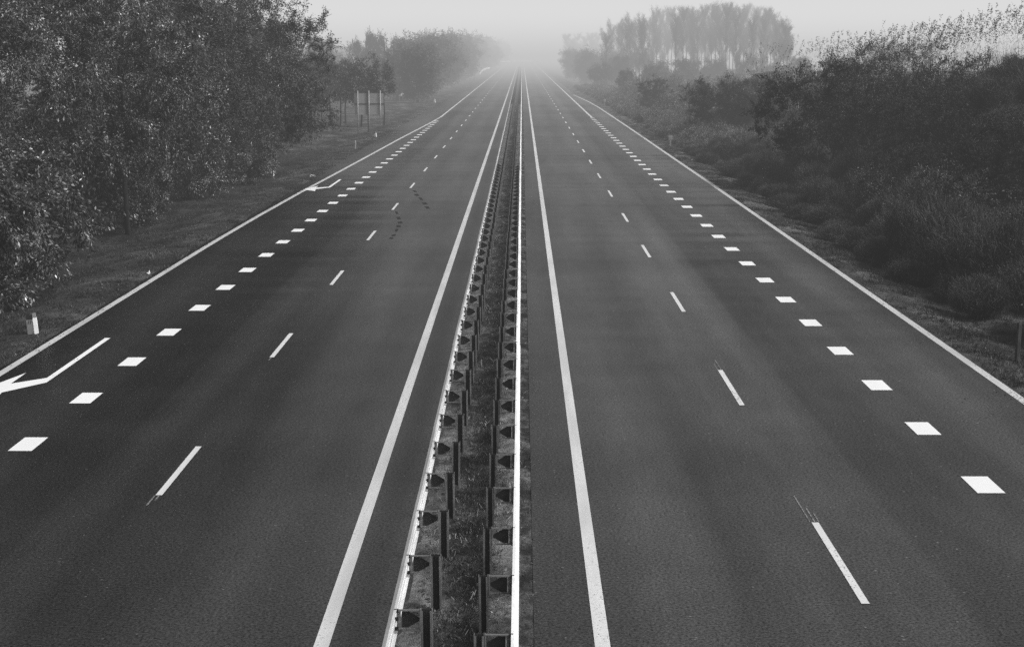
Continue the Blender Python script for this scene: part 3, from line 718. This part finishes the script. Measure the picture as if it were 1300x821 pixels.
# --- right: dark bushes and bare shrubs
dk1 = make_tree(31, h=8, r=4.6, zc=4.0, rz=3.9, nclump=190, nleaf=62000, leaf=.10, spread=.46, mleaf='leafD', trunk_r=.12, droop=-.4, ntwig=5000, lobes=26, shell=.55)
dk2 = make_tree(32, h=8, r=4.4, zc=4.0, rz=3.7, nclump=180, nleaf=58000, leaf=.10, spread=.46, mleaf='leafD', trunk_r=.12, droop=-.5, ntwig=5000, lobes=26, shell=.55)
lv1 = make_tree(33, h=4, r=1.9, zc=2.0, rz=1.9, nclump=50, nleaf=9000, leaf=.11, spread=.5, mleaf='leafW', trunk_r=.05, droop=-.2, ntwig=1200, aspect=.25)
dark = [(16.8, 88, 1.02, 1.03, 1, 'broad dark tree, the largest dark crown, leaning out toward the road on the right'), (22.6, 84, 1.0, .84, 2, 'broad dark tree below the tall reeds near the right edge'),
        (26.8, 76, 1.0, .80, 1, 'dark tree at the right edge below the tallest reeds'), (20.8, 99, .9, 1.0, 2, 'dark tree tucked behind the largest dark crown'),
        (16.9, 138, .80, .76, 1, 'rounded dark bush standing alone, second of the dark crowns up the right verge'), (19.9, 142, .75, .72, 2, 'dark bush just behind the second dark crown'),
        (15.7, 192, .64, .66, 2, 'small dark spiky bush, farthest of the dark crowns on the right'), (21.5, 70, .8, .66, 2, 'low dark bush on the right between the shrubs and the big dark trees'),
        (26, 62, .9, .7, 1, 'low dark bush at the right edge behind the twiggy shrubs'), (17.5, 72, .6, .50, 1, 'low dark bush in front of the largest dark crown'),
        (19.3, 79, .8, .80, 2, 'dark bush closing the gap below the largest dark crown'), (27.5, 87, 1.0, .93, 2, 'dark crown standing just under the reeds at the top of the bank'),
        (31.5, 86, 1.0, .93, 1, 'dark crown at the right edge hiding the foot of the reeds'), (24.3, 73, .9, .74, 2, 'dark bush in the middle of the thicket near the right edge'),
        (22.2, 61, .8, .52, 1, 'low dark bush deep in the twiggy belt near the right edge'), (23.8, 93, .9, .98, 1, 'dark crown between the largest dark crown and the reeds')]
for i, (x, y, s, sz, v, lb) in enumerate(dark):
    plant('dark_tree', dk1 if v == 1 else dk2, TP, x, y, (s, s, sz*.93), i*1.37 + .3, lb, 'tree' if sz > .8 else 'bush', dz=-min(0, 0) - max(float(ground_h(x, y)), 0)*.92)
plant('tree', lv1, TP, 23.6, 108, (1.1, 1.1, 1.0), .5, 'thin leafy treetop poking above the largest dark crown against the sky', 'tree', dz=-.6)
plant('tree', lv1, TP, 25.4, 106, (.9, .9, .9), 2.5, 'small leafy tree among the reeds right of the thin leafy treetop', 'tree', dz=-.8)
# leafy willows among the shrubs
for i, (x, y, s, lb) in enumerate([(15.8, 60, .95, 'pale leafed willow bush in the shrubs, left of the two near the right edge'), (17.3, 53, .9, 'pale leafed willow bush nearest the right edge of the picture'), (15.3, 70, .7, 'small pale leafed willow bush farther up the shrub belt')]):
    plant('willow_bush', lv1, ('stem', 'foliage'), x, y, s, i*2.0, lb, 'bush')

tw = [make_twiggy(41, 3.0, 2.0, 15000), make_twiggy(42, 2.6, 2.2, 15000, 2500), make_twiggy(43, 3.4, 1.9, 14000, 800, up=1.1), make_twiggy(44, 2.2, 1.9, 12000, 2500, L=(.25, .6))]
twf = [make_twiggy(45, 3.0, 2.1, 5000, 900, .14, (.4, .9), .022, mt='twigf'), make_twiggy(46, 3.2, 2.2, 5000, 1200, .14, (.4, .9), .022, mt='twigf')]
rs = random.Random(77)
y = 34.0; rows = 0
GL = 'bare twiggy shrub in the dense belt along the right verge'
while y < 330:
    near = y < 120
    for x0, hs in ((13.0, .50), (14.6, .95), (17.0, 1.15), (20.3, 1.3)):
        if x0 > 19 and y > 62: continue
        if x0 > 17 and y > 130: continue
        x = x0 + rs.uniform(-.5, .5) - (0.9 if y > 170 else 0) - (.7 if y > 250 else 0); yy_ = y + rs.uniform(-.9, .9)
        s = hs*rs.uniform(.78, 1.15)*(1.0 if y < 60 else (.82 if y < 86 else .58))
        if y < 45 and x0 < 14: continue
        if y < 39 and x0 < 16: continue
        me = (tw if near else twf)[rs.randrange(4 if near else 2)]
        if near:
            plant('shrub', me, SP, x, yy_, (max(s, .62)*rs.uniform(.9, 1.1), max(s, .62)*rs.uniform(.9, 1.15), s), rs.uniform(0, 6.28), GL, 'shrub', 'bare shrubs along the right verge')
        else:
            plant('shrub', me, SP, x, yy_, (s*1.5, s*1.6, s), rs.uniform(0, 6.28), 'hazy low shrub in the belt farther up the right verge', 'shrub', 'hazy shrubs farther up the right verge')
    y += 2.6 if y < 90 else (3.6 if y < 150 else 7.0)
# mid-distance right trees
for i, (x, y, s) in enumerate([(17, 262, .50), (23, 285, .60), (30, 300, .66), (15.5, 320, .62), (20, 335, .72), (38, 320, .7), (15, 380, .80),
                               (16.5, 400, .92), (13.8, 430, .85), (22, 400, .85), (14.5, 480, .9), (58, 290, .72), (33, 318, .62), (40, 330, .55), (46, 325, .7), (52, 330, .6), (58, 335, .68), (27, 322, .66), (64, 330, .65), (36.5, 325, .5), (43, 318, .6), (49, 322, .55), (55, 320, .62)]):
    plant('tree', far1 if i % 2 else far2, TP, x, y, (s, s, s), i*2.3, 'hazy grey tree in the band below the tall bare poplars', 'tree', 'hazy trees below the poplars', dz=-max(float(ground_h(x, y)), 0))
# taller fuzzy scrub filling the ground between the dark crowns and the poplars
for i, (x, y, s) in enumerate([(19, 165, 1.15), (22, 172, 1.3), (26, 180, 1.5), (18.5, 185, 1.15), (31, 190, 1.6), (22, 200, 1.4), (36, 205, 1.7), (27, 212, 1.6), (18, 215, 1.2), (42, 222, 1.8), (33, 226, 1.7), (22, 232, 1.4),
                               (48, 240, 1.9), (39, 246, 1.8), (28, 250, 1.6), (17, 243, 1.3), (54, 262, 2.0), (45, 268, 1.9), (35, 272, 1.8), (24, 262, 1.5), (20.5, 120, .8), (19.5, 113, .8), (23, 150, 1.3), (21.5, 156, 1.2), (25, 158, 1.4)]):
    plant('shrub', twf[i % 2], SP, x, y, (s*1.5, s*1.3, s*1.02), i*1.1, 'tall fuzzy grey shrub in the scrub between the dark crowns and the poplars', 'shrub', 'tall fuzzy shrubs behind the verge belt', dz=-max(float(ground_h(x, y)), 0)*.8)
for i, (x, y, s) in enumerate([(21.5, 65, .75), (23.5, 67, .8), (25.5, 70, .85), (23, 71, .8), (27, 73, .9), (25, 64, .8), (27.5, 67, .9), (29.5, 76, .9), (30, 70, .9), (23, 76, .72), (24.6, 78, .78), (26.2, 80, .8), (25, 83, .8), (23.5, 81, .75), (27.8, 79, .85), (28.5, 84, .8)]):
    plant('shrub', tw[i % 4], SP, x, y, (s*1.2, s*1.2, s), i*1.9, 'bare twiggy shrub on the rising bank near the right edge', 'shrub', 'bare shrubs on the rising bank', dz=-.1)
# poplars
pops = [make_poplar(51), make_poplar(52, 16.5, 2.1), make_poplar(53, 17.5, 1.7, bare=.34), make_poplar(54, 17, 1.8, bare=.18)]
rp = random.Random(8)
for i in range(50):
    t = (i/49)**.88; px = 770 + 232*t; Y = 330 + rp.uniform(0, 95) ; X = (px - 662.6)/2055*Y
    topy = np.interp(px, [760, 775, 800, 830, 880, 905, 935, 960, 985, 1005], [36, 26, 18, 12, 10, 8, 5, 9, 16, 34]) + rp.uniform(-3, 5)
    ht = 7.2 + (66 - topy)/2055*Y
    plant('poplar', pops[3 if (px < 832 or i % 4 == 1) else i % 3], TP, X, Y, (.86, .86, ht/17.3), rp.uniform(0, 6), 'tall bare poplar in the foggy stand on the skyline right of the road', 'poplar', 'bare poplars in the foggy stand')
for i in range(7):
    X = 17.5 + i*2.6; plant('poplar', pops[i % 3], TP, X, 640 + rp.uniform(-20, 20), (1.3, 1.3, .82 + rp.uniform(-.06, .06)), rp.uniform(0, 6), 'very faint poplar far behind, left of the main poplar stand', 'poplar', 'very faint poplars left of the stand')

# reeds on the bank
rg = np.random.default_rng(61)
def reeds(n):
    t = rg.uniform(0, 1, n)
    u = rg.uniform(0, 1, n); y = 90 + 80*rg.uniform(0, 1, n)*(1 - u)**1.5 + 14*rg.uniform(0, 1, n); x = y*(.135 + .2*u)
    x = np.where(x < 20.5, 20.5 + rg.uniform(0, 8, n), x); z = ground_h(x, y) - .2
    h = rg.uniform(2.7, 4.0, n)*(1 + .10*np.sin(x*.9) + .10*np.sin(y*.35+x*.3)) - .15*0
    h = h*np.interp((x/y), [.13, .22, .30], [.72, .92, 1.12])
    P = np.stack([x, y, z], 1); lean = unit(np.stack([rg.normal(.05, .05, n), rg.normal(0, .05, n), np.ones(n)], 1))
    V, F, T = twig_tris(rg, P, lean, h, .026)
    Vs = [V]; Fs = [F]; c = len(V)
    # leaves along the stalks
    k = rg.integers(0, n, n*4); f = rg.uniform(.35, .92, (n*4, 1)); bp = P[k] + lean[k]*h[k][:, None]*f
    d = unit(np.stack([rg.normal(.3, .6, n*4), rg.normal(0, .6, n*4), rg.uniform(.4, 1.2, n*4)], 1))
    V, F, T = twig_tris(rg, bp, d, rg.uniform(.25, .55, n*4), .022); Vs.append(V); Fs.append(F + c); c += len(V)
    stalk = mesh_np('reeds', np.concatenate(Vs), np.concatenate(Fs), MA['reed'])
    # plumes
    m = 13; k = np.repeat(np.arange(n), m); tip = P[k] + lean[k]*h[k][:, None]
    s = rg.uniform(-.12, .30, (n*m, 1)); side = np.repeat(rg.normal(.16, .10, (n, 1)), m, 0)
    pp = tip + np.array([0, 0, 1])*s + np.array([1, 0, 0])*side*np.maximum(s, 0)*1.6 + rg.normal(0, .035, (n*m, 3))
    V2, F2 = leaf_quads(rg, pp, .11, -.3, .4)
    plume = mesh_np('plume', V2, F2, MA['plume'])
    return stalk, plume
rsn, rpn = reeds(900)
ro = link('reeds', rsn, kind='stuff', label='tall pale dry reeds with dark feathery plumes along the bank on the right skyline', cat='reeds')
link('plume', rpn, ro)

# ------------------------------------------------------------------ grass and weeds
def tufts(name, n, xf, yr, blades, hgt, w, m, seed, hf=ground_h, lean=.5, label=None, xlim=None):
    rg = np.random.default_rng(seed)
    nc = max(n//9, 1); cy = yr[0]*(yr[1]/yr[0])**rg.uniform(0, 1, nc); cx = xf(rg, cy, nc); q = rg.integers(0, nc, n)
    y = cy[q] + rg.normal(0, .22, n); x = cx[q] + rg.normal(0, .16 if hf is ground_h else .06, n); cs = rg.uniform(.4, 1.5, nc)[q]
    lo_, hi_ = (xlim if xlim else (-99, 99)); x = np.clip(x, lo_, hi_)
    k = np.repeat(np.arange(n), blades); r = rg.normal(0, .07, (len(k), 2))
    px, py = x[k] + r[:, 0], y[k] + r[:, 1]
    P = np.stack([px, py, hf(px, py) - .02], 1)
    D = unit(np.stack([rg.normal(0, lean, len(k)), rg.normal(0, lean, len(k)), rg.uniform(.5, 1, len(k))], 1))
    hh = (hgt*cs*rg.uniform(.6, 1.3, n))[k]*rg.uniform(.5, 1.1, len(k))
    V, F, T = twig_tris(rg, P, D, hh, w)
    return link(name, mesh_np(name, V, F, m), kind='stuff')
tufts('verge_grass', 15000, lambda r, y, n: np.where(y < 100, -12.0, -11.95) - r.uniform(0, 1, n)**1.1*5.0, (26, 150), 7, .17, .016, MA['grass'], 1, xlim=(-18, -11.97))
tufts('verge_grass', 13000, lambda r, y, n: 10.72 + r.uniform(0, 1, n)**1.1*3.2, (26, 170), 7, .18, .016, MA['grass'], 2, xlim=(10.68, 15))
tufts('median_weeds', 17000, lambda r, y, n: np.clip(r.normal(-.72, .26, n), -1.45, -.05), (16.5, 220), 6, .15, .011, MA['weed'], 3, hmed, .9)
tufts('median_weeds', 5000, lambda r, y, n: r.uniform(-.02, .17, n), (16.5, 120), 6, .06, .009, MA['weed'], 4, hmed, .9)
def leaf_litter(name, n, xf, yr, m, seed, hf):
    rg = np.random.default_rng(seed); y = yr[0]*(yr[1]/yr[0])**rg.uniform(0, 1, n); x = xf(rg, n)
    P = np.stack([x, y, hf(x, y) + .012], 1)
    d = unit(np.stack([rg.normal(0, 1, n), rg.normal(0, 1, n), rg.normal(0, .25, n)], 1)); s = unit(np.cross(d, np.array([0, 0, 1.]) + rg.normal(0, .3, (n, 3))))
    L = rg.uniform(.035, .08, (n, 1)); V = np.stack([P, P + d*L*.5 + s*L*.28, P + d*L, P + d*L*.5 - s*L*.28], 1).reshape(-1, 3)
    return link(name, mesh_np(name, V, np.arange(4*n).reshape(-1, 4), m), kind='stuff')
leaf_litter('fallen_leaves', 2600, lambda r, n: r.uniform(-1.4, .15, n), (17, 120), MA['leafA'], 5, lambda x, y: hmed(x, y))
leaf_litter('fallen_leaves', 3500, lambda r, n: -12.0 - np.abs(r.normal(0, 1.6, n)), (30, 120), MA['leafA'], 6, lambda x, y: ground_h(x, y))
leaf_litter('fallen_leaves', 700, lambda r, n: np.concatenate([-12.0 + np.abs(r.normal(0, .9, n//2)), 10.7 - np.abs(r.normal(0, .7, n - n//2))]), (22, 110), MA['leafA'], 7, lambda x, y: x*0 + .004)

# ------------------------------------------------------------------ fog: one great bank of it lying over the land
FOGL = 0.56
fm = bpy.data.materials.new('fog'); fm.use_nodes = True; nt = fm.node_tree
for n in list(nt.nodes):
    if n.type != 'OUTPUT_MATERIAL': nt.nodes.remove(n)
ge = nt.nodes.new('ShaderNodeNewGeometry'); sx = nt.nodes.new('ShaderNodeSeparateXYZ'); nt.links.new(ge.outputs['Position'], sx.inputs[0])
mr = nt.nodes.new('ShaderNodeMapRange'); mr.interpolation_type = 'SMOOTHSTEP'; nt.links.new(sx.outputs[1], mr.inputs[0])
for i, v in enumerate((30, 440, 0.00075, 0.0041)): mr.inputs[i+1].default_value = v
mu = nt.nodes.new('ShaderNodeMath'); mu.operation = 'MULTIPLY'; ml = nt.nodes.new('ShaderNodeMapRange'); nt.links.new(sx.outputs[2], ml.inputs[0])
for i, v in enumerate((6, 20, FOGL, 0.80)): ml.inputs[i+1].default_value = v  # glow grows with height to lighten the sky
nt.links.new(ml.outputs[0], mu.inputs[1]); nt.links.new(mr.outputs[0], mu.inputs[0])
ab = nt.nodes.new('ShaderNodeVolumeAbsorption'); ab.inputs['Color'].default_value = (0, 0, 0, 1); nt.links.new(mr.outputs[0], ab.inputs['Density'])
em = nt.nodes.new('ShaderNodeEmission'); em.inputs['Color'].default_value = (1, 1, 1, 1); nt.links.new(mu.outputs[0], em.inputs['Strength'])  # fog glows by itself in place of scattered daylight
ad = nt.nodes.new('ShaderNodeAddShader'); nt.links.new(ab.outputs[0], ad.inputs[0]); nt.links.new(em.outputs[0], ad.inputs[1])
nt.links.new(ad.outputs[0], nt.nodes['Material Output'].inputs['Volume'])
b = MB(); b.box(-900, 900, -300, 2300, -6, 34); fo = b.build('fog', fm, kind='stuff')
fo['label'] = 'pale fog lying over the road and fields'

# ------------------------------------------------------------------ light
w = bpy.data.worlds.new('World'); sc.world = w; w.use_nodes = True; wt = w.node_tree
sky = wt.nodes.new('ShaderNodeTexSky'); sky.sky_type = 'NISHITA'; sky.sun_disc = False
SUN_EL, SUN_AZ = R(44), R(112)
sky.sun_elevation = SUN_EL; sky.sun_rotation = SUN_AZ
sky.air_density = 1.0; sky.dust_density = 4.0
bw = wt.nodes.new('ShaderNodeRGBToBW'); wt.links.new(sky.outputs[0], bw.inputs[0])
bg = wt.nodes['Background']; wt.links.new(bw.outputs[0], bg.inputs[0]); bg.inputs[1].default_value = 0.155
sd = bpy.data.lights.new('sun', 'SUN'); sd.energy = 2.3; sd.angle = R(14); sd.color = (1, 1, 1)
so = bpy.data.objects.new('sun', sd); C.objects.link(so)
dirv = Vector((math.sin(SUN_AZ)*math.cos(SUN_EL), math.cos(SUN_AZ)*math.cos(SUN_EL), math.sin(SUN_EL)))
so.rotation_euler = dirv.to_track_quat('Z', 'Y').to_euler(); so.location = (0, 0, 60)

# ------------------------------------------------------------------ camera
f = 2034.0; pitch = math.atan(299.5/f); yaw = math.atan(12.6/f*math.cos(pitch))
cd = bpy.data.cameras.new('camera'); cd.sensor_width = 36; cd.lens = f/1300*36; cd.shift_y = -45/1300
cd.clip_start = .1; cd.clip_end = 6000
co = bpy.data.objects.new('camera', cd); C.objects.link(co)
co.location = (0, H*math.tan(pitch), H); co.rotation_euler = (math.pi/2 - pitch, 0, yaw)
sc.camera = co

sc.view_settings.view_transform = 'Standard'; sc.view_settings.look = 'None'; sc.view_settings.exposure = 0
sc.cycles.max_bounces = 6; sc.cycles.diffuse_bounces = 3; sc.cycles.glossy_bounces = 2; sc.cycles.transmission_bounces = 3
sc.cycles.transparent_max_bounces = 8; sc.cycles.volume_bounces = 0; sc.cycles.volume_step_rate = 0.12; sc.cycles.volume_max_steps = 256
sc.render.film_transparent = False
sc.cycles.use_denoising = False
